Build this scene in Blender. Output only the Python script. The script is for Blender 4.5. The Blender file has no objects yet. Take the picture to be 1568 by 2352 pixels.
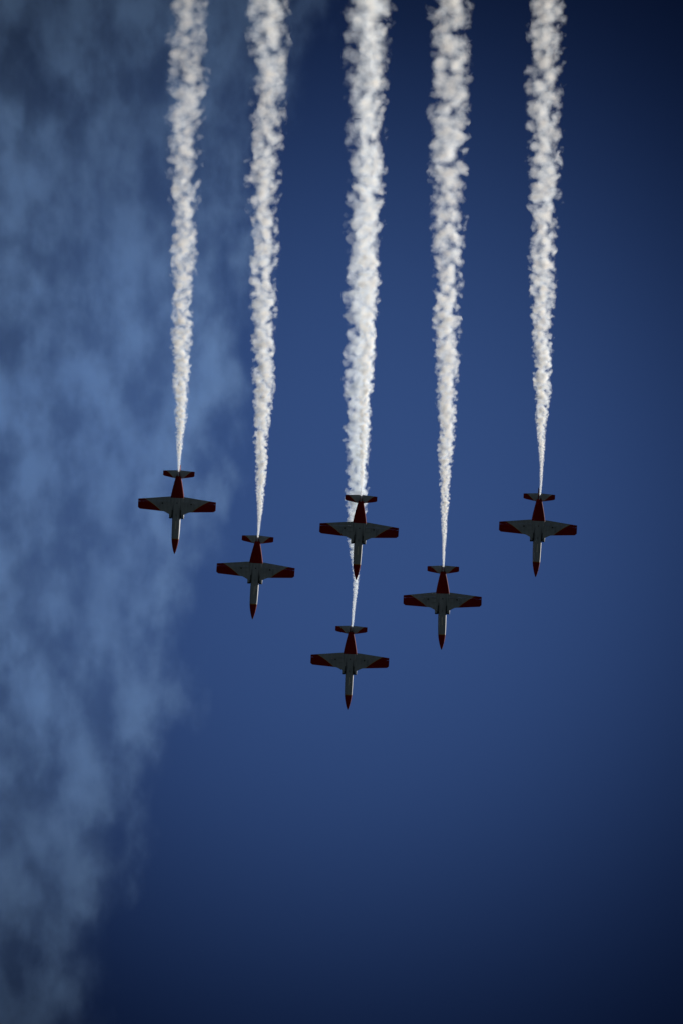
# Six display jets seen from below in a steep descent, white smoke trails behind them, an old
# smoke bank drifting beyond.  Everything is built in metres where it flies.
import bpy, math, random
import numpy as np
from mathutils import Vector, Matrix

scene = bpy.context.scene
COL = scene.collection
R_ = math.radians

# ------------------------------------------------------------------ camera
ELEV = R_(65.0)            # the viewer stands on the ground and looks steeply up
DIST = 450.0               # slant range to the formation
WIDTH_M = 92.72            # metres across the frame at that range
CAM_POS = Vector((0.0, 0.0, 1.7))
RIGHT = Vector((1, 0, 0))
UP = Vector((0, -math.sin(ELEV), math.cos(ELEV)))
VIEW = Vector((0, math.cos(ELEV), math.sin(ELEV)))

cam_data = bpy.data.cameras.new("camera")
cam = bpy.data.objects.new("camera", cam_data)
COL.objects.link(cam)
cam.location = CAM_POS
cam.rotation_euler = (ELEV + R_(90), 0, 0)
cam_data.sensor_fit = 'HORIZONTAL'
cam_data.angle = 2 * math.atan(WIDTH_M / 2 / DIST)
cam_data.clip_start = 0.5
cam_data.clip_end = 30000
scene.camera = cam
scene.render.resolution_x = 682
scene.render.resolution_y = 1024

# ------------------------------------------------------------------ sun and sky
SUN_DIR = (RIGHT * 0.60 + UP * 0.10 + VIEW * 0.79).normalized()     # towards the sun
SUN_EL = math.asin(SUN_DIR.z)
SUN_AZ = math.atan2(SUN_DIR.x, SUN_DIR.y)
sun_data = bpy.data.lights.new("sun", 'SUN')
sun_data.energy = 5.0
sun_data.angle = R_(0.53)
sun_data.color = (1.0, 0.945, 0.87)
sun = bpy.data.objects.new("sun", sun_data)
COL.objects.link(sun)
sun.rotation_euler = SUN_DIR.to_track_quat('Z', 'Y').to_euler()
sun.location = (0, 0, 60)

world = bpy.data.worlds.new("World")
scene.world = world
world.use_nodes = True
wn = world.node_tree
wn.nodes.clear()
def wnode(t, **kw):
    n = wn.nodes.new(t)
    for k, v in kw.items():
        setattr(n, k, v)
    return n
w_out = wnode('ShaderNodeOutputWorld')
w_bg = wnode('ShaderNodeBackground')
w_bg.inputs['Strength'].default_value = 0.088
w_sky = wnode('ShaderNodeTexSky')
w_sky.sky_type = 'NISHITA'
w_sky.sun_disc = False
w_sky.sun_elevation = SUN_EL
w_sky.sun_rotation = SUN_AZ
w_sky.altitude = 3000
w_sky.air_density = 1.0
w_sky.dust_density = 0.0
w_sky.ozone_density = 10.0
# lens vignetting painted into the sky colour: bright near the view axis, dark around
VIGNETTE_DIR = (VIEW + UP * 0.000 - RIGHT * 0.004).normalized()
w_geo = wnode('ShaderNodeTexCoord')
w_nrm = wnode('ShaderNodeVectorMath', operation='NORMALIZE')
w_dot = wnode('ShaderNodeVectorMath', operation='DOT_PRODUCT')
w_dot.inputs[1].default_value = VIGNETTE_DIR
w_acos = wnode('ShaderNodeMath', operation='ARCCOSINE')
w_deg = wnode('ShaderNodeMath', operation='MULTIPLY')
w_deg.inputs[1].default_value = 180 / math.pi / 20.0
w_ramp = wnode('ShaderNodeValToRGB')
def vignette(r):
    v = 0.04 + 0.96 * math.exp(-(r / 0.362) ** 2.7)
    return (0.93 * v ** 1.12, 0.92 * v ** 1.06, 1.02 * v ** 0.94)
SKY_RAMP = [(r / 100, vignette(r / 100)) for r in (0, 6, 10, 14, 18, 22, 25, 28, 31, 34, 37, 40, 43, 46, 49, 52, 56, 60, 66, 74)]
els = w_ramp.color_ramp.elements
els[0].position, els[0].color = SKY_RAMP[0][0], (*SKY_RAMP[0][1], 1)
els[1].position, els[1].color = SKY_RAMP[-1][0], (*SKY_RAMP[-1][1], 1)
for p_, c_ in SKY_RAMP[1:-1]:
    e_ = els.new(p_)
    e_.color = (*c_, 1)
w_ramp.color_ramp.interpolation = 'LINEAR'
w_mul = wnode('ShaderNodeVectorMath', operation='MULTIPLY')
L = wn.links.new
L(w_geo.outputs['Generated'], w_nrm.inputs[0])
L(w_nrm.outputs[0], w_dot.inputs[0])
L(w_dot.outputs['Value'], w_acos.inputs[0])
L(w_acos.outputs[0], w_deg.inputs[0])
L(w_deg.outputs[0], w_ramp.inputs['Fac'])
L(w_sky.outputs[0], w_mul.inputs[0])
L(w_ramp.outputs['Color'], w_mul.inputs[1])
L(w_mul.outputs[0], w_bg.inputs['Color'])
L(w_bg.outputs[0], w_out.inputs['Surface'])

scene.view_settings.view_transform = 'Standard'
scene.view_settings.look = 'None'
scene.view_settings.exposure = 0.0
scene.view_settings.gamma = 1.0
scene.view_settings.use_curve_mapping = False
cy = scene.cycles
cy.max_bounces = 10
cy.diffuse_bounces = 3
cy.glossy_bounces = 2
cy.volume_bounces = 8
cy.volume_max_steps = 512
cy.use_denoising = True

# ------------------------------------------------------------------ numpy noise
def _hash(ix, iy, iz, k):
    h = (ix.astype(np.int64) * 374761393 + iy.astype(np.int64) * 668265263 +
         iz.astype(np.int64) * 2147483647 + k * 1274126177) & 0xFFFFFFFF
    h = ((h ^ (h >> 13)) * 1274126177) & 0xFFFFFFFF
    h = ((h ^ (h >> 16)) * 2246822519) & 0xFFFFFFFF
    return ((h ^ (h >> 15)) & 0xFFFFFF) / float(0x1000000)

def vnoise(p, k=0):
    """smooth value noise in [-1, 1]"""
    f = np.floor(p)
    t = p - f
    t = t * t * t * (t * (t * 6 - 15) + 10)
    i = f.astype(np.int64)
    out = 0
    for dx in (0, 1):
        wx = t[:, 0] if dx else 1 - t[:, 0]
        for dy in (0, 1):
            wy = t[:, 1] if dy else 1 - t[:, 1]
            for dz in (0, 1):
                wz = t[:, 2] if dz else 1 - t[:, 2]
                out = out + wx * wy * wz * _hash(i[:, 0] + dx, i[:, 1] + dy, i[:, 2] + dz, k)
    return out * 2 - 1

def billow(p, k=0):
    """rounded cells: 1 at a cell's centre, 0 in the creases between cells"""
    f = np.floor(p)
    i = f.astype(np.int64)
    best = np.full(len(p), 9.0)
    for dx in (-1, 0, 1):
        for dy in (-1, 0, 1):
            for dz in (-1, 0, 1):
                a, b, c = i[:, 0] + dx, i[:, 1] + dy, i[:, 2] + dz
                d = ((a + _hash(a, b, c, k) - p[:, 0]) ** 2 + (b + _hash(a, b, c, k + 1) - p[:, 1]) ** 2 +
                     (c + _hash(a, b, c, k + 2) - p[:, 2]) ** 2)
                np.minimum(best, d, out=best)
    return np.sqrt(np.clip(1 - best / 0.85, 0, 1))

# ------------------------------------------------------------------ helpers
def tag(o, label=None, cat=None, group=None, kind=None):
    if label: o['label'] = label
    if cat: o['category'] = cat
    if group: o['group'] = group
    if kind: o['kind'] = kind
    return o

def mesh_obj(name, verts, faces, mat, parent=None, smooth=True):
    me = bpy.data.meshes.new(name)
    me.from_pydata([tuple(v) for v in verts], [], [tuple(f) for f in faces])
    me.validate()
    me.update()
    if smooth:
        me.polygons.foreach_set('use_smooth', [True] * len(me.polygons))
    if mat: me.materials.append(mat)
    o = bpy.data.objects.new(name, me)
    COL.objects.link(o)
    if parent: o.parent = parent
    return o

def sharp_edges(o, deg=38):
    """keep creases crisp on smooth-shaded parts"""
    me = o.data
    try:
        me.set_sharp_from_angle(angle=R_(deg))
    except Exception:
        pass
    return o

def new_mat(name):
    m = bpy.data.materials.new(name)
    m.use_nodes = True
    m.node_tree.nodes.clear()
    return m, m.node_tree.nodes, m.node_tree.links.new

def paint(name, col, rough=0.45, var=0.12, scale=2.2, metallic=0.0, streak=True, spec=0.25):
    """sprayed aircraft paint with faint panel staining along the airflow"""
    m, N, Lk = new_mat(name)
    out = N.new('ShaderNodeOutputMaterial')
    b = N.new('ShaderNodeBsdfPrincipled')
    tc = N.new('ShaderNodeTexCoord')
    mp = N.new('ShaderNodeMapping')
    mp.inputs['Scale'].default_value = (scale * 1.6, scale * (0.35 if streak else 1.0), scale)
    nz = N.new('ShaderNodeTexNoise')
    nz.inputs['Scale'].default_value = 1.0
    nz.inputs['Detail'].default_value = 4.0
    mx = N.new('ShaderNodeMix')
    mx.data_type = 'RGBA'
    mx.inputs['A'].default_value = (col[0] * (1 - var), col[1] * (1 - var), col[2] * (1 - var), 1)
    mx.inputs['B'].default_value = (min(1, col[0] * (1 + var)), min(1, col[1] * (1 + var)), min(1, col[2] * (1 + var)), 1)
    Lk(tc.outputs['Object'], mp.inputs['Vector'])
    Lk(mp.outputs[0], nz.inputs['Vector'])
    Lk(nz.outputs['Fac'], mx.inputs['Factor'])
    Lk(mx.outputs['Result'], b.inputs['Base Color'])
    b.inputs['Roughness'].default_value = rough
    b.inputs['Metallic'].default_value = metallic
    b.inputs['Specular IOR Level'].default_value = spec
    Lk(b.outputs[0], out.inputs['Surface'])
    return m

M_GREY = paint('grey_aircraft_paint', (0.315, 0.36, 0.425), 0.55, 0.3)
M_WHITE = paint('pale_upper_paint', (0.62, 0.62, 0.60), 0.4, 0.08)
M_RED = paint('red_aircraft_paint', (0.22, 0.009, 0.010), 0.75, 0.15, spec=0.05)
M_YEL = paint('yellow_stripe_paint', (0.45, 0.24, 0.03), 0.5, 0.1)
M_DARK = paint('dark_intake_lining', (0.018, 0.018, 0.02), 0.6, 0.2)
M_SOOT = paint('sooty_exhaust_metal', (0.09, 0.08, 0.075), 0.45, 0.3, metallic=0.8)
M_GLASS, _N, _L = new_mat('canopy_glass')
_o = _N.new('ShaderNodeOutputMaterial'); _b = _N.new('ShaderNodeBsdfPrincipled')
_b.inputs['Base Color'].default_value = (0.05, 0.06, 0.07, 1); _b.inputs['Roughness'].default_value = 0.05
_L(_b.outputs[0], _o.inputs['Surface'])

# ------------------------------------------------------------------ ground (below the viewer)
m, N, Lk = new_mat('dark_scrubland')
out = N.new('ShaderNodeOutputMaterial'); b = N.new('ShaderNodeBsdfPrincipled')
tc = N.new('ShaderNodeTexCoord'); nz = N.new('ShaderNodeTexNoise')
nz.inputs['Scale'].default_value = 0.02; nz.inputs['Detail'].default_value = 8
mx = N.new('ShaderNodeMix'); mx.data_type = 'RGBA'
mx.inputs['A'].default_value = (0.024, 0.032, 0.032, 1); mx.inputs['B'].default_value = (0.036, 0.044, 0.046, 1)
Lk(tc.outputs['Object'], nz.inputs['Vector']); Lk(nz.outputs['Fac'], mx.inputs['Factor'])
Lk(mx.outputs['Result'], b.inputs['Base Color']); b.inputs['Roughness'].default_value = 0.95
b.inputs['Specular IOR Level'].default_value = 0.1
Lk(b.outputs[0], out.inputs['Surface'])
g = 12000.0
ground = mesh_obj('ground', [(-g, -g, 0), (g, -g, 0), (g, g, 0), (-g, g, 0)], [(0, 1, 2, 3)], m, smooth=False)
tag(ground, 'dark scrubland far below the jets', kind='structure')

# ------------------------------------------------------------------ formation frame
# x: across to the right, y: up along the trails, z: back towards the viewer; metres
PPM = 16.91                                   # survey units per metre in the formation plane
CENTRE = CAM_POS + VIEW * DIST
def frame(x, y, z=0.0, roll=0.0):
    """world matrix of a spot in the formation plane, turned by roll about the line of sight"""
    B = Matrix((RIGHT, UP, -VIEW)).transposed().to_4x4()
    T = Matrix.Translation(CENTRE + RIGHT * x + UP * y - VIEW * z)
    return T @ B @ Matrix.Rotation(roll, 4, 'Z')
def fpos(px, py):
    return ((px - 784) / PPM, (1176 - py) / PPM)

# ------------------------------------------------------------------ the jet
# local axes: x starboard, y forward (station s = -y, nose at 0), z up (cockpit side)
def loft(name, stations, mat, parent, nseg=28, power=2.3, cap0=True, cap1=True, inner=None):
    """stations: (s, cx, cz, half width, half height up, half height down[, power])"""
    V, F = [], []
    for st in stations:
        s, cx, cz, hw, hu, hd = st[:6]
        pw = st[6] if len(st) > 6 else power
        for i in range(nseg):
            a = 2 * math.pi * i / nseg
            c, sn = math.cos(a), math.sin(a)
            x = math.copysign(abs(c) ** (2 / pw), c) * hw
            z = math.copysign(abs(sn) ** (2 / pw), sn) * (hu if sn > 0 else hd)
            V.append((cx + x, -s, cz + z))
    n = len(stations)
    for j in range(n - 1):
        for i in range(nseg):
            k = (i + 1) % nseg
            F.append((j * nseg + i, (j + 1) * nseg + i, (j + 1) * nseg + k, j * nseg + k))
    if cap0: F.append(tuple(range(nseg)))
    if cap1: F.append(tuple(reversed(range((n - 1) * nseg, n * nseg))))
    return sharp_edges(mesh_obj(name, V, F, mat, parent), 40)

def interp(tab, x):
    return float(np.interp(x, [t[0] for t in tab], [t[1] for t in tab]))

class Surface:
    """a lifting surface given by leading and trailing edge against span"""
    def __init__(self, le, te, side, zroot, dihedral, thick):
        self.le, self.te, self.side, self.z0, self.dh, self.th = le, te, side, zroot, dihedral, thick
    def point(self, l, c, up):
        a, b = interp(self.le, l), interp(self.te, l)
        ch = b - a
        t = self.th * min(ch, 2.2)
        y = 5 * t * (0.2969 * math.sqrt(max(c, 0)) - 0.126 * c - 0.3516 * c * c + 0.2843 * c ** 3 - 0.1015 * c ** 4)
        z = self.z0 + math.tan(self.dh) * l + (y * 1.15 if up else -y * 0.85) + 0.0
        return (self.side * l, -(a + ch * c), z)
    def panel(self, name, l0, l1, c0, c1, mat, parent, ns=14, nc=12):
        """closed solid between two span limits (functions of chord fraction) and two chord fractions"""
        V, F = [], []
        cs = [c0 + (c1 - c0) * (0.5 - 0.5 * math.cos(math.pi * i / nc)) for i in range(nc + 1)]
        loop = [(c, False) for c in cs] + [(c, True) for c in reversed(cs)]
        m_ = len(loop)
        for j in range(ns + 1):
            t = j / ns
            for c, up in loop:
                a = l0(c) if callable(l0) else l0
                b = l1(c) if callable(l1) else l1
                V.append(self.point(a + (b - a) * t, c, up))
        for j in range(ns):
            for i in range(m_):
                k = (i + 1) % m_
                f = (j * m_ + i, j * m_ + k, (j + 1) * m_ + k, (j + 1) * m_ + i)
                F.append(f if self.side < 0 else tuple(reversed(f)))
        for j, rev in ((0, self.side > 0), (ns, self.side < 0)):
            for i in range(nc):
                q = (j * m_ + i, j * m_ + i + 1, j * m_ + m_ - 2 - i, j * m_ + m_ - 1 - i)
                F.append(tuple(reversed(q)) if rev else q)
        return sharp_edges(mesh_obj(name, V, F, mat, parent), 32)

def box(name, c, h, mat, parent, taper=1.0):
    V = []
    for z in (-1, 1):
        for x, y in ((-1, -1), (1, -1), (1, 1), (-1, 1)):
            k = taper if z < 0 else 1.0
            V.append((c[0] + x * h[0] * k, c[1] + y * h[1] * k, c[2] + z * h[2]))
    F = [(3, 2, 1, 0), (4, 5, 6, 7), (0, 1, 5, 4), (1, 2, 6, 5), (2, 3, 7, 6), (3, 0, 4, 7)]
    return mesh_obj(name, V, F, mat, parent, smooth=False)

def disc(name, c, r, h, mat, parent, n=16):
    V = [(c[0] + r * math.cos(2 * math.pi * i / n), c[1] + r * math.sin(2 * math.pi * i / n), c[2] + z) for z in (-h, h) for i in range(n)]
    F = [tuple(reversed(range(n))), tuple(range(n, 2 * n))] + [(i, (i + 1) % n, n + (i + 1) % n, n + i) for i in range(n)]
    return mesh_obj(name, V, F, mat, parent, smooth=False)

def make_jet():
    root = bpy.data.objects.new('jet_aircraft', None)
    COL.objects.link(root)
    root.empty_display_size = 2
    # nose: red cone, dark tip
    loft('nose_tip', [(0.0, 0, -.12, .012, .012, .012), (.06, 0, -.12, .045, .045, .045), (.17, 0, -.12, .10, .10, .10)], M_DARK, root, 20, 2.0)
    loft('nose_cone', [(.172, 0, -.12, .10, .10, .10), (.45, 0, -.11, .20, .19, .20), (.8, 0, -.1, .295, .28, .30),
                       (1.2, 0, -.09, .385, .37, .39), (1.6, 0, -.07, .455, .45, .46), (2.03, 0, -.05, .505, .52, .53)], M_RED, root, 28, 2.1)
    loft('nose_band', [(2.035, 0, -.05, .508, .525, .535), (2.13, 0, -.048, .515, .53, .54)], M_YEL, root, 28, 2.15)
    # fuselage: grey, flat bellied, from the band to the red rear
    f = loft('fuselage', [(2.135, 0, -.045, .512, .53, .54, 2.2), (2.7, 0, -.03, .535, .58, .58, 2.4), (3.6, 0, 0, .55, .62, .62, 2.7),
                          (4.6, 0, 0, .555, .66, .64, 2.9), (5.5, 0, 0, .56, .70, .65, 3.0), (6.6, 0, 0, .57, .70, .62, 3.0),
                          (7.3, 0, 0, .60, .70, .56, 3.0), (7.64, 0, 0, .64, .70, .54, 3.0)], M_GREY, root, 36)
    loft('fuselage_spine', [(2.3, 0, .28, .50, .24, .1), (3.4, 0, .34, .545, .27, .1), (4.6, 0, .40, .556, .27, .1), (6.0, 0, .45, .54, .28, .1), (7.6, 0, .45, .5, .26, .1)],
         M_WHITE, root, 24, 2.6)
    # rear fuselage: red, tapering to the jet pipe, with the boom above it
    loft('rear_fuselage', [(7.65, 0, .02, .93, .55, .545, 3.2), (8.1, 0, .03, .87, .58, .54, 3.0), (8.8, 0, .06, .745, .60, .53, 2.7),
                           (9.6, 0, .10, .58, .58, .50, 2.4), (10.3, 0, .13, .42, .52, .46, 2.2), (10.62, 0, .14, .335, .46, .42, 2.1)], M_RED, root, 36)
    loft('exhaust_nozzle', [(10.60, 0, -.03, .25, .25, .25), (10.80, 0, -.04, .235, .235, .235), (10.801, 0, -.04, .205, .205, .205), (10.5, 0, -.03, .19, .19, .19)],
         M_SOOT, root, 24, 2.0, cap0=False)
    loft('tail_boom', [(10.30, 0, .36, .22, .26, .22), (10.9, 0, .36, .185, .22, .16), (11.3, 0, .36, .13, .17, .12), (11.58, 0, .36, .05, .07, .06)], M_RED, root, 20, 2.0)
    # canopy over two seats
    can = loft('canopy', [(2.55, 0, .45, .10, .06, .02), (2.9, 0, .48, .27, .22, .03), (3.5, 0, .52, .36, .38, .03), (4.2, 0, .56, .37, .46, .03),
                          (5.0, 0, .60, .36, .46, .03), (5.6, 0, .64, .30, .34, .03), (6.1, 0, .66, .18, .16, .03)], M_GLASS, root, 24, 2.0)
    for s in (3.55, 4.35, 5.1):
        loft('canopy_frame', [(s, 0, .55, .385, interp([(3.5, .375), (4.2, .43), (5.0, .48), (5.6, .4)], s) + .01, .03),
                              (s + .07, 0, .55, .385, interp([(3.5, .375), (4.2, .43), (5.0, .48), (5.6, .4)], s) + .01, .03)], M_WHITE, can, 20, 2.0)
    LE = [(.55, 5.30), (.95, 5.36), (1.15, 5.46), (1.45, 5.63), (1.72, 5.745), (2.1, 5.775), (5.08, 5.955), (5.22, 6.03), (5.30, 6.17)]
    TE = [(.55, 7.82), (.98, 7.81), (5.30, 7.31)]
    TLE = [(.12, 10.28), (.45, 10.33), (2.08, 10.615), (2.15, 10.70)]
    TTE = [(.12, 11.45), (2.15, 11.32)]
    lb = lambda c: 2.02 + (4.40 - 2.02) * c
    tb = lambda c: .62 + (1.72 - .62) * c
    for sd in (-1, 1):
        # air intake: a duct standing off the fuselage side
        it = loft('air_intake', [(4.90, sd * .80, .04, .185, .36, .36, 2.6), (4.93, sd * .80, .04, .205, .38, .38, 2.6), (5.3, sd * .80, .03, .225, .43, .43, 2.8),
                                 (6.0, sd * .76, .02, .27, .50, .50, 3.0), (7.0, sd * .68, .02, .29, .54, .52, 3.2), (7.645, sd * .64, .02, .29, .55, .54, 3.2)],
                  M_GREY, root, 28)
        loft('intake_mouth', [(4.895, sd * .80, .04, .165, .335, .335, 2.6), (4.91, sd * .80, .04, .165, .335, .335, 2.6)], M_DARK, it, 28)
        loft('intake_lip', [(4.86, sd * .80, .04, .178, .35, .35, 2.6), (4.835, sd * .80, .04, .20, .372, .372, 2.6), (4.86, sd * .80, .04, .213, .386, .386, 2.6), (5.06, sd * .80, .04, .215, .392, .392, 2.6)],
             M_DARK, it, 28, cap0=False, cap1=False)
        box('boundary_layer_gap', (sd * .585, -5.45, -.30), (.032, .55, .335), M_DARK, root)
        # wing: grey inner panel, yellow stripe, red tip, flap and aileron
        W = Surface(LE, TE, sd, -.46, R_(4.0), .105)
        w = W.panel('wing', .55, lb, 0.0, .735, M_GREY, root, 18, 14)
        W.panel('wing_stripe', lambda c: lb(c), lambda c: lb(c) + .10, 0.0, .735, M_YEL, w, 1, 14)
        W.panel('wing_tip', lambda c: lb(c) + .10, 5.30, 0.0, .735, M_RED, w, 12, 14)
        W.panel('flap', .90, 3.022, .7385, 1.0, M_GREY, root, 6, 5)
        al = W.panel('aileron', 3.026, lb, .7385, 1.0, M_GREY, root, 6, 5)
        W.panel('aileron_stripe', lambda c: lb(c), lambda c: lb(c) + .10, .7385, 1.0, M_YEL, al, 1, 5)
        W.panel('aileron_tip', lambda c: lb(c) + .10, 5.30, .7385, 1.0, M_RED, al, 4, 5)
        # bits under the wing
        box('main_gear_door', (sd * 1.18, -6.72, -.585 + .07 * .18), (.36, .25, .012), M_GREY, root)
        disc('fuel_vent', (sd * 1.95, -6.85, -.555), .10, .02, M_DARK, root)
        box('wing_pylon', (sd * 2.42, -6.55, -.50), (.045, .42, .09), M_GREY, root, .7)
        # tailplane
        T = Surface(TLE, TTE, sd, .33, R_(1.5), .08)
        t = T.panel('tailplane', .12, tb, 0.0, 1.0, M_GREY, root, 8, 10)
        T.panel('tailplane_stripe', lambda c: tb(c), lambda c: tb(c) + .07, 0.0, 1.0, M_YEL, t, 1, 10)
        T.panel('tailplane_tip', lambda c: tb(c) + .07, 2.15, 0.0, 1.0, M_RED, t, 6, 10)
    # fin and rudder on the far side
    def plate(name, poly, hw0, hw1, mat, par):
        V = []
        for sx in (-1, 1):
            for s, z in poly:
                k = hw0 + (hw1 - hw0) * (z - .5) / 2.2
                V.append((sx * k, -s, z))
        n = len(poly)
        F = [tuple(range(n)), tuple(reversed(range(n, 2 * n)))] + [(i, n + i, n + (i + 1) % n, (i + 1) % n) for i in range(n)]
        return mesh_obj(name, V, F, mat, par, smooth=False)
    fin = plate('fin', [(8.9, .62), (9.7, .78), (11.1, 2.66), (11.62, 2.68), (10.95, .56)], .085, .05, M_RED, root)
    plate('rudder', [(10.965, .56), (11.635, 2.68), (12.28, 2.70), (12.05, 1.6), (11.62, .50)], .06, .03, M_RED, fin)
    # belly details
    box('nose_gear_door', (-.11, -3.15, -.605), (.095, .62, .014), M_GREY, root)
    box('nose_gear_door', (.11, -3.15, -.605), (.095, .62, .014), M_GREY, root)
    box('belly_panel', (0.02, -3.95, -.628), (.07, .55, .012), M_WHITE, root)
    box('air_brake', (0, -6.15, -.632), (.33, .5, .02), M_GREY, root)
    box('blade_antenna', (0, -5.3, -.74), (.015, .11, .10), M_DARK, root, .6)
    disc('drain_mast', (0.02, -6.95, -.60), .075, .03, M_DARK, root)
    box('pitot_tube', (.30, -1.05, -.30), (.012, .20, .012), M_DARK, root)
    return root

def copy_tree(o, parent=None):
    c = o.copy()
    COL.objects.link(c)
    if parent is not None:
        c.parent = parent
        c.matrix_parent_inverse = o.matrix_parent_inverse.copy()
    for ch in list(o.children):
        copy_tree(ch, c)
    return c

# nose spot (survey units), heading turn in degrees, depth towards the viewer, label
JETS = [
    ((401, 1273), 2.9, 0.0, 'leftmost jet with red wingtips and nose, flying in front of the pale drifting smoke'),
    ((580, 1423), 3.6, 0.6, 'red tipped grey jet second from the left, nose tilted towards the lower left'),
    ((817, 1332), 3.6, 5.0, 'red tipped grey jet in the centre whose body crosses the smoke of the lowest jet'),
    ((798, 1631), 2.6, 0.0, 'lowest jet leading the formation, red nose and wingtips, below the central jet'),
    ((1013, 1493), 1.2, 0.8, 'red tipped grey jet second from the right, flying almost straight down'),
    ((1229, 1326), 2.9, 0.3, 'rightmost jet with red wingtips and nose, alone against the plain blue sky'),
]
first = make_jet()
jets = [first] + [copy_tree(first) for _ in JETS[1:]]
ATTITUDE = [(1.6, -1.2), (0.4, -2.0), (-0.8, 0.6), (0.8, 1.5), (2.2, -0.4), (-0.4, -1.6)]      # roll, pitch in degrees
for j, ((px, py), turn, depth, label), (roll, pitch) in zip(jets, JETS, ATTITUDE):
    x, y = fpos(px, py)
    k = (DIST - depth) / DIST
    # body axes from formation axes: x stays, forward = down the frame, up = away from the viewer
    j.matrix_world = frame(x * k, y * k, depth, -R_(turn)) @ Matrix.Rotation(math.pi, 4, 'X') @ Matrix.Rotation(R_(roll), 4, 'Y') @ Matrix.Rotation(R_(pitch), 4, 'X')
    tag(j, label, 'jet', 'display jets flying in formation')

# ------------------------------------------------------------------ smoke trails
def float_curve(N, pts):
    n = N.new('ShaderNodeFloatCurve')
    c = n.mapping.curves[0]
    c.points[0].location = pts[0]
    c.points[1].location = pts[-1]
    for p in pts[1:-1]:
        c.points.new(*p)
    for p in c.points:
        p.handle_type = 'VECTOR'
    n.mapping.update()
    return n

PUFF_STIR, PUFF_SCALE, PUFF_EDGE, PUFF_CORE, PUFF_SOFT = .8, 1.35, .155, .358, 2.6
def smoke_material(name, length, dens, tint, seed, tabs):
    """white oil smoke: dense where it leaves the jet pipe, thinning and breaking up as the trail spreads"""
    m, N, Lk = new_mat(name)
    def mth(op, a, b=None, clamp=False):
        n_ = N.new('ShaderNodeMath'); n_.operation = op; n_.use_clamp = clamp
        for i_, q in enumerate((a, b)):
            if q is None: continue
            if isinstance(q, (int, float)): n_.inputs[i_].default_value = q
            else: Lk(q, n_.inputs[i_])
        return n_.outputs[0]
    out = N.new('ShaderNodeOutputMaterial')
    v = N.new('ShaderNodeVolumePrincipled')
    v.inputs['Anisotropy'].default_value = 0.5
    tc = N.new('ShaderNodeTexCoord')
    sp = N.new('ShaderNodeSeparateXYZ')
    Lk(tc.outputs['Object'], sp.inputs[0])
    t = mth('DIVIDE', sp.outputs['Y'], length)
    def table(tab):                       # tab: values at even steps of t
        lo, hi = min(tab), max(tab)
        n = len(tab) - 1
        fc = float_curve(N, [(i / n, (q - lo) / (hi - lo)) for i, q in enumerate(tab)])
        Lk(t, fc.inputs['Value'])
        return mth('ADD', mth('MULTIPLY', fc.outputs[0], hi - lo), lo)
    Rn, Gn, Cn = (table(q) for q in tabs)
    x = mth('DIVIDE', mth('SUBTRACT', sp.outputs['X'], Cn), Rn)
    z = mth('DIVIDE', sp.outputs['Z'], Rn)
    r2 = mth('ADD', mth('MULTIPLY', x, x), mth('MULTIPLY', z, z))
    cb = N.new('ShaderNodeCombineXYZ')
    Lk(mth('ADD', x, seed * 7.1), cb.inputs[0]); Lk(Gn, cb.inputs[1]); Lk(mth('ADD', z, seed * 3.3), cb.inputs[2])
    nz = N.new('ShaderNodeTexNoise'); nz.noise_dimensions = '3D'
    nz.inputs['Scale'].default_value = 1.45; nz.inputs['Detail'].default_value = 4.0; nz.inputs['Roughness'].default_value = .54
    Lk(cb.outputs[0], nz.inputs['Vector'])
    # rounded puffs: distance to scattered puff centres, their outlines stirred by the noise
    wa = N.new('ShaderNodeVectorMath'); wa.operation = 'SUBTRACT'; wa.inputs[1].default_value = (.5, .5, .5)
    Lk(nz.outputs['Color'], wa.inputs[0])
    ws = N.new('ShaderNodeVectorMath'); ws.operation = 'SCALE'; ws.inputs['Scale'].default_value = PUFF_STIR
    Lk(wa.outputs[0], ws.inputs[0])
    wv = N.new('ShaderNodeVectorMath'); wv.operation = 'ADD'
    Lk(cb.outputs[0], wv.inputs[0]); Lk(ws.outputs[0], wv.inputs[1])
    vo = N.new('ShaderNodeTexVoronoi'); vo.voronoi_dimensions = '3D'; vo.feature = 'F1'
    vo.inputs['Scale'].default_value = PUFF_SCALE
    Lk(wv.outputs[0], vo.inputs['Vector'])
    f = mth('ADD', mth('MULTIPLY', nz.outputs['Fac'], .66), mth('MULTIPLY', mth('SUBTRACT', 1.0, vo.outputs['Distance']), .34))
    fresh = mth('SUBTRACT', 1.0, mth('DIVIDE', sp.outputs['Y'], 40.0), True)      # the young trail holds together
    thr = mth('SUBTRACT', mth('ADD', mth('MULTIPLY', r2, PUFF_EDGE), PUFF_CORE), mth('MULTIPLY', fresh, .08))
    fl = mth('MULTIPLY', mth('SUBTRACT', f, thr), PUFF_SOFT, True)
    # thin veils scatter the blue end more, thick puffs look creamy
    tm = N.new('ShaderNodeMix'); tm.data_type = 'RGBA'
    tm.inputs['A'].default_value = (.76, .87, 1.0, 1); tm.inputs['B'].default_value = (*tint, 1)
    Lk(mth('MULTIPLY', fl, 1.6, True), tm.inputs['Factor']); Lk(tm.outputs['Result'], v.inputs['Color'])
    # close to the jet pipe the plume is still unbroken
    near = mth('SUBTRACT', 1.0, mth('DIVIDE', sp.outputs['Y'], 3.0), True)
    fl = mth('ADD', mth('MULTIPLY', fl, 1.5), mth('MULTIPLY', near, 0.55))
    top = max(d for _, d in dens)
    fc = float_curve(N, [(y / length, d / top) for y, d in dens])
    Lk(t, fc.inputs['Value'])
    Lk(mth('MULTIPLY', mth('MULTIPLY', fc.outputs[0], top), fl), v.inputs['Density'])
    Lk(v.outputs[0], out.inputs['Volume'])
    m.cycles.volume_step_rate = 0.08
    return m

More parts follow.
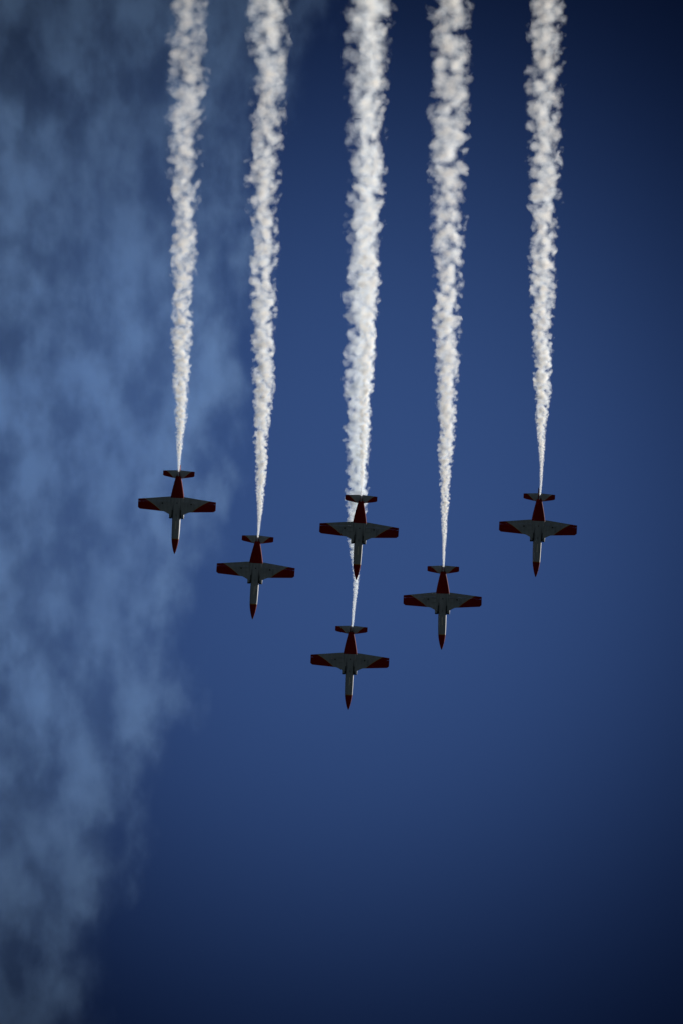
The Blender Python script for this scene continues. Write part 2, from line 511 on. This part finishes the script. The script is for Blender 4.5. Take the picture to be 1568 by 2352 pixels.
def make_trail(start, depth, prof, label, seed, dens, tint, amp=1.0):
    """prof: (survey y, centre x, width) from the jet pipe up the trail"""
    sx, sy = start
    L0 = (sy + 160) / PPM                                    # runs on past the top of the frame
    ys = [0.0] + [(sy - p[0]) / PPM for p in prof]
    cx = [0.0] + [(p[1] - sx) / PPM for p in prof]
    rr = [0.075] + [p[2] / 2 / PPM * min(1.0, .62 + i * .1) for i, p in enumerate(prof)]
    ys.append(L0); cx.append(cx[-1] + (cx[-1] - cx[-2]) * (L0 - ys[-2]) / max(ys[-2] - ys[-3], 1)); rr.append(rr[-1] * 1.04)
    yy = np.linspace(0, L0, 4000)
    Ry = np.interp(yy, ys, rr)
    ker = np.hanning(241); ker /= ker.sum()
    pad = np.pad(Ry, 120, mode='edge'); Rs = np.convolve(pad, ker, 'valid')
    bl = np.clip(yy / 3.0, 0, 1); Ry = Ry * (1 - bl) + Rs * bl
    Cx = np.interp(yy, ys, cx)
    pad = np.pad(Cx, 120, mode='edge'); Cs = np.convolve(pad, ker, 'valid')
    Cx = Cx * (1 - bl) + Cs * bl
    G = np.concatenate([[0], np.cumsum(0.5 * (1 / Ry[1:] + 1 / Ry[:-1]) * np.diff(yy))])
    step = 0.058
    nr = int(G[-1] / step); na = 108
    gq = np.linspace(0, G[-1], nr)
    yq = np.interp(gq, G, yy); rq = np.interp(yq, yy, Ry); cq = np.interp(yq, yy, Cx)
    ang = np.linspace(0, 2 * np.pi, na, endpoint=False)
    A, GI = np.meshgrid(ang, np.arange(nr))
    A = A.ravel(); GI = GI.ravel()
    g_, r_, y_, c_ = gq[GI], rq[GI], yq[GI], cq[GI]
    n = np.stack([np.cos(A), np.zeros_like(A), np.sin(A)], 1)
    q = n * 1.0
    q[:, 1] = g_
    off = np.array([seed * 17.3, seed * 5.1, seed * 9.7])
    wp = np.stack([vnoise(q * 1.3 + off, 3), vnoise(q * 1.3 + off + 40, 4), vnoise(q * 1.3 + off + 80, 5)], 1)
    qw = q + off + wp * 0.22
    b1 = billow(qw * np.array([1.05, 1.15, 1.05]), 11)
    b2 = billow(qw * 2.3 + 31, 21)
    b3 = billow(qw * 4.9 + 57, 31)
    lo = vnoise(q * np.array([.6, .5, .6]) + off + 9, 41)
    d = 0.66 + amp * (0.55 * b1 + 0.24 * b2 * (0.45 + 0.55 * b1) + 0.12 * b3 * (0.4 + 0.6 * b2) + 0.16 * lo)
    # drift of the whole section and slumping of the puffs
    q2 = np.stack([np.zeros_like(g_), g_ * 0.42, np.zeros_like(g_)], 1) + off
    wob = np.clip(y_ / 6.0, 0, 1)
    ox = (0.13 * vnoise(q2, 51) + .07 * vnoise(q2 * 2.3, 52)) * wob
    oz = (0.15 * vnoise(q2 + 20, 53)) * wob
    sl = 0.16 * vnoise(qw * 1.1 + 5, 61) + 0.10 * vnoise(qw * 2.6 + 5, 62)
    tx = 0.10 * vnoise(qw * 2.2 + 15, 63); tz = 0.10 * vnoise(qw * 2.2 + 25, 64)
    fade = np.clip(g_ / 1.5, 0.0, 1)
    d = 1.0 * (1 - fade) * 0.6 + d * fade
    P = np.stack([c_ + r_ * (n[:, 0] * d + ox + tx * fade), y_ + r_ * sl * fade * wob, r_ * (n[:, 2] * d + oz + tz * fade)], 1)
    idx = np.arange(nr * na).reshape(nr, na)
    a = idx[:-1]; b = idx[1:]
    F = np.stack([a, b, np.roll(b, -1, 1), np.roll(a, -1, 1)], 2).reshape(-1, 4)
    me = bpy.data.meshes.new('smoke_trail')
    nv = nr * na
    P = np.vstack([P, P[:na].mean(0), P[-na:].mean(0)])
    F0 = np.stack([np.full(na, nv), idx[0], np.roll(idx[0], -1)], 1)
    F1 = np.stack([np.full(na, nv + 1), np.roll(idx[-1], -1), idx[-1]], 1)
    tot = len(F) * 4 + 6 * na
    me.vertices.add(len(P)); me.vertices.foreach_set('co', P.astype(np.float32).ravel())
    me.loops.add(tot)
    me.loops.foreach_set('vertex_index', np.concatenate([F.ravel(), F0.ravel(), F1.ravel()]).astype(np.int32))
    me.polygons.add(len(F) + 2 * na)
    ls = np.concatenate([np.arange(len(F)) * 4, len(F) * 4 + np.arange(2 * na) * 3])
    me.polygons.foreach_set('loop_start', ls.astype(np.int32))
    me.update(calc_edges=True)
    me.validate()
    me.materials.append(smoke_material('white_smoke', L0, [(y / 100 * L0, dd) for y, dd in dens], tint, seed,
                                     [np.interp(np.linspace(0, L0, 97), yy, q).tolist() for q in (
                                      Ry * (1 + .16 * vnoise(np.stack([G * .55, G * 0, G * 0 + seed * 3.7], 1), 71)), G,
                                      Cx + Ry * np.clip(yy / 4, 0, 1) * (.20 * vnoise(np.stack([G * .4, G * 0 + 3, G * 0 + seed * 2.9], 1), 72)
                                                                        + .09 * vnoise(np.stack([G * 1.1, G * 0 + 5, G * 0 + seed], 1), 73)))]))
    o = bpy.data.objects.new('smoke_trail', me)
    COL.objects.link(o)
    x, y = fpos(sx, sy)
    k = (DIST - depth) / DIST
    o.matrix_world = frame(x * k, y * k, depth)
    tag(o, label, 'smoke trail', 'white smoke trails behind the jets')
    return o

DENS = [(0, 9), (3, 6.5), (8, 4.2), (16, 2.5), (30, 1.5), (50, .85), (75, .46), (100, 0.32)]  # spreading smoke thins; the top end is thinned further to imitate lens vignetting
def thinner(top):
    return [(y, d * (1 + (top - 1) * min(1, y / 75))) for y, d in DENS]
WARM = (0.997, 0.970, 0.925)
COOL = (0.95, 0.975, 0.985)
make_trail((410, 1094), .45, [(1072, 411, 7), (1040, 412, 14), (1000, 414, 21), (900, 417, 33), (700, 420, 46), (500, 424, 60), (300, 425, 74), (100, 430, 80), (0, 431, 82)],
           'leftmost white smoke trail, over the drifting smoke bank', 1, thinner(.55), WARM)
make_trail((591, 1244), 1.05, [(1222, 594, 6), (1190, 596, 11), (1150, 598, 18), (1050, 600, 29), (900, 603, 41), (700, 606, 53), (500, 609, 64), (300, 613, 76), (100, 616, 86), (0, 618, 86)],
           'white smoke trail second from the left, at the edge of the drifting smoke', 2, DENS, WARM)
make_trail((828, 1153), 5.45, [(1130, 830, 6), (1100, 831, 14), (1000, 834, 28), (800, 840, 42), (600, 844, 52), (400, 848, 60), (200, 851, 68), (0, 853, 74)],
           'creamy smoke trail from the central jet, overlapping the trail behind it', 3, DENS, WARM)
make_trail((806, 1451), .45, [(1430, 810, 6), (1400, 812, 9), (1330, 818, 14), (1280, 816, 22), (1200, 816, 34), (1120, 819, 44), (1000, 820, 50), (800, 825, 60), (600, 829, 70), (400, 836, 80), (200, 842, 88), (0, 846, 94)],
           'long smoke trail from the lowest jet, passing behind the central jet', 4, thinner(.55), COOL)
make_trail((1017, 1313), 1.25, [(1290, 1018, 6), (1250, 1019, 11), (1200, 1020, 16), (1100, 1022, 24), (1000, 1024, 35), (900, 1026, 43), (700, 1027, 58), (500, 1028, 70), (300, 1028, 80), (100, 1030, 88), (0, 1031, 88)],
           'white smoke trail second from the right, on plain blue sky', 5, thinner(.85), WARM)
make_trail((1238, 1147), .75, [(1122, 1241, 6), (1090, 1243, 9), (1050, 1243, 13), (1000, 1243, 20), (900, 1245, 32), (700, 1246, 46), (500, 1248, 60), (300, 1250, 72), (100, 1254, 78), (0, 1255, 78)],
           'rightmost white smoke trail, standing alone', 6, thinner(.85), WARM)

# ------------------------------------------------------------------ drifting smoke bank
def make_bank():
    # outline of its right-hand edge (survey units): the bank fills everything left of it
    edge = [(-260, 760), (0, 735), (120, 715), (250, 655), (420, 600), (650, 590), (900, 560), (1050, 545), (1150, 515), (1290, 480),
            (1420, 430), (1560, 410), (1680, 410), (1800, 365), (1950, 318), (2080, 300), (2200, 240), (2330, 185), (2560, 90)]
    z0, th = -60.0, 16.0                           # beyond the jets, about 16 m thick
    k = (DIST - z0) / DIST
    rows = []
    na = 20
    V, F = [], []
    x_left = -14.0 - 46.4
    py = np.linspace(-260, 2560, 48)
    for j, p in enumerate(py):
        xr = (np.interp(p, [e[0] for e in edge], [e[1] for e in edge]) - 784) / PPM + 7.0
        cx, hw = (xr + x_left) / 2, (xr - x_left) / 2
        y = (1176 - p) / PPM
        for i in range(na):
            a = 2 * math.pi * i / na
            c, s = math.cos(a), math.sin(a)
            x = cx + hw * math.copysign(abs(c) ** .7, c)
            z = math.copysign(abs(s) ** .7, s) * th / 2
            V.append((x * k, y * k, z))
    n = len(py)
    for j in range(n - 1):
        for i in range(na):
            q = (i + 1) % na
            F.append((j * na + i, j * na + q, (j + 1) * na + q, (j + 1) * na + i))
    F.append(tuple(reversed(range(na)))); F.append(tuple(range((n - 1) * na, n * na)))
    m, N, Lk = new_mat('thin_drifting_smoke')
    out = N.new('ShaderNodeOutputMaterial')
    v = N.new('ShaderNodeVolumePrincipled')
    v.inputs['Color'].default_value = (0.36, 0.60, 1.0, 1)
    v.inputs['Anisotropy'].default_value = 0.1
    tc = N.new('ShaderNodeTexCoord')
    def math_(op, a, b=None, clamp=False):
        n_ = N.new('ShaderNodeMath'); n_.operation = op; n_.use_clamp = clamp
        for i_, q in enumerate((a, b)):
            if q is None: continue
            if isinstance(q, (int, float)): n_.inputs[i_].default_value = q
            else: Lk(q, n_.inputs[i_])
        return n_.outputs[0]
    sp = N.new('ShaderNodeSeparateXYZ'); Lk(tc.outputs['Object'], sp.inputs[0])
    X, Y, Z = sp.outputs
    ya, yb = V[-1][1], V[0][1]
    t = math_('DIVIDE', math_('SUBTRACT', Y, ya), yb - ya)
    ex = [((((1176 - e[0]) / PPM * k) - ya) / (yb - ya), (e[1] - 784) / PPM * k) for e in edge][::-1]
    lo, hi = min(e[1] for e in ex), max(e[1] for e in ex)
    fc = float_curve(N, [(a, (b - lo) / (hi - lo)) for a, b in ex]); Lk(t, fc.inputs['Value'])
    xe = math_('ADD', math_('MULTIPLY', fc.outputs[0], hi - lo), lo)
    inset = math_('ADD', math_('SUBTRACT', xe, X), 2.2)                                    # metres in from the edge
    def noise(scale, sc3, detail, rough, dist=0.0):
        mp = N.new('ShaderNodeMapping'); mp.inputs['Scale'].default_value = sc3; Lk(tc.outputs['Object'], mp.inputs['Vector'])
        nz = N.new('ShaderNodeTexNoise'); nz.inputs['Scale'].default_value = scale; nz.inputs['Detail'].default_value = detail
        nz.inputs['Roughness'].default_value = rough; nz.inputs['Distortion'].default_value = dist
        Lk(mp.outputs[0], nz.inputs['Vector'])
        return nz.outputs['Fac']
    n1 = noise(.13, (1, .65, .35), 5.0, .55)
    n2 = noise(.04, (1, .7, .35), 2.0, .5)
    n3 = noise(.42, (1, .55, .4), 4.0, .58)
    n1 = math_('ADD', math_('MULTIPLY', n1, .74), math_('MULTIPLY', n3, .26))
    e1 = math_('ADD', math_('DIVIDE', inset, 13.0), math_('MULTIPLY', math_('SUBTRACT', n1, .5), 2.0))
    mr = N.new('ShaderNodeMapRange'); mr.interpolation_type = 'SMOOTHSTEP'
    mr.inputs['From Min'].default_value = .0; mr.inputs['From Max'].default_value = .9; Lk(e1, mr.inputs['Value'])
    mb = N.new('ShaderNodeMapRange'); mb.interpolation_type = 'SMOOTHSTEP'
    mb.inputs['From Min'].default_value = .40; mb.inputs['From Max'].default_value = .64
    mb.inputs['To Min'].default_value = .22; mb.inputs['To Max'].default_value = 1.0; Lk(n1, mb.inputs['Value'])
    face = math_('SUBTRACT', 1.0, math_('POWER', math_('ABSOLUTE', math_('DIVIDE', Z, th / 2)), 2.0), True)
    d = math_('MULTIPLY', math_('MULTIPLY', mr.outputs[0], mb.outputs[0]), face)
    thin = float_curve(N, [((((1176 - p) / PPM * k) - ya) / (yb - ya), f) for p, f in
                           [(2560, .12), (2352, .24), (2150, .42), (1900, .7), (1600, .95), (900, 1.0), (600, .9), (350, .62), (150, .46), (0, .36), (-260, .3)]])
    Lk(t, thin.inputs['Value'])  # smoke thinned towards top and bottom to imitate lens vignetting
    d = math_('MULTIPLY', math_('MULTIPLY', d, thin.outputs[0]), math_('ADD', math_('MULTIPLY', n2, 0.115), 0.014))
    Lk(d, v.inputs['Density'])
    Lk(v.outputs[0], out.inputs['Volume'])
    m.cycles.volume_step_rate = 0.5
    o = mesh_obj('drifting_smoke', V, F, m)
    o.matrix_world = frame(0, 0, z0)
    tag(o, 'thin bluish bank of old smoke drifting on the left behind the jets', 'smoke', kind='stuff')
    return o
make_bank()
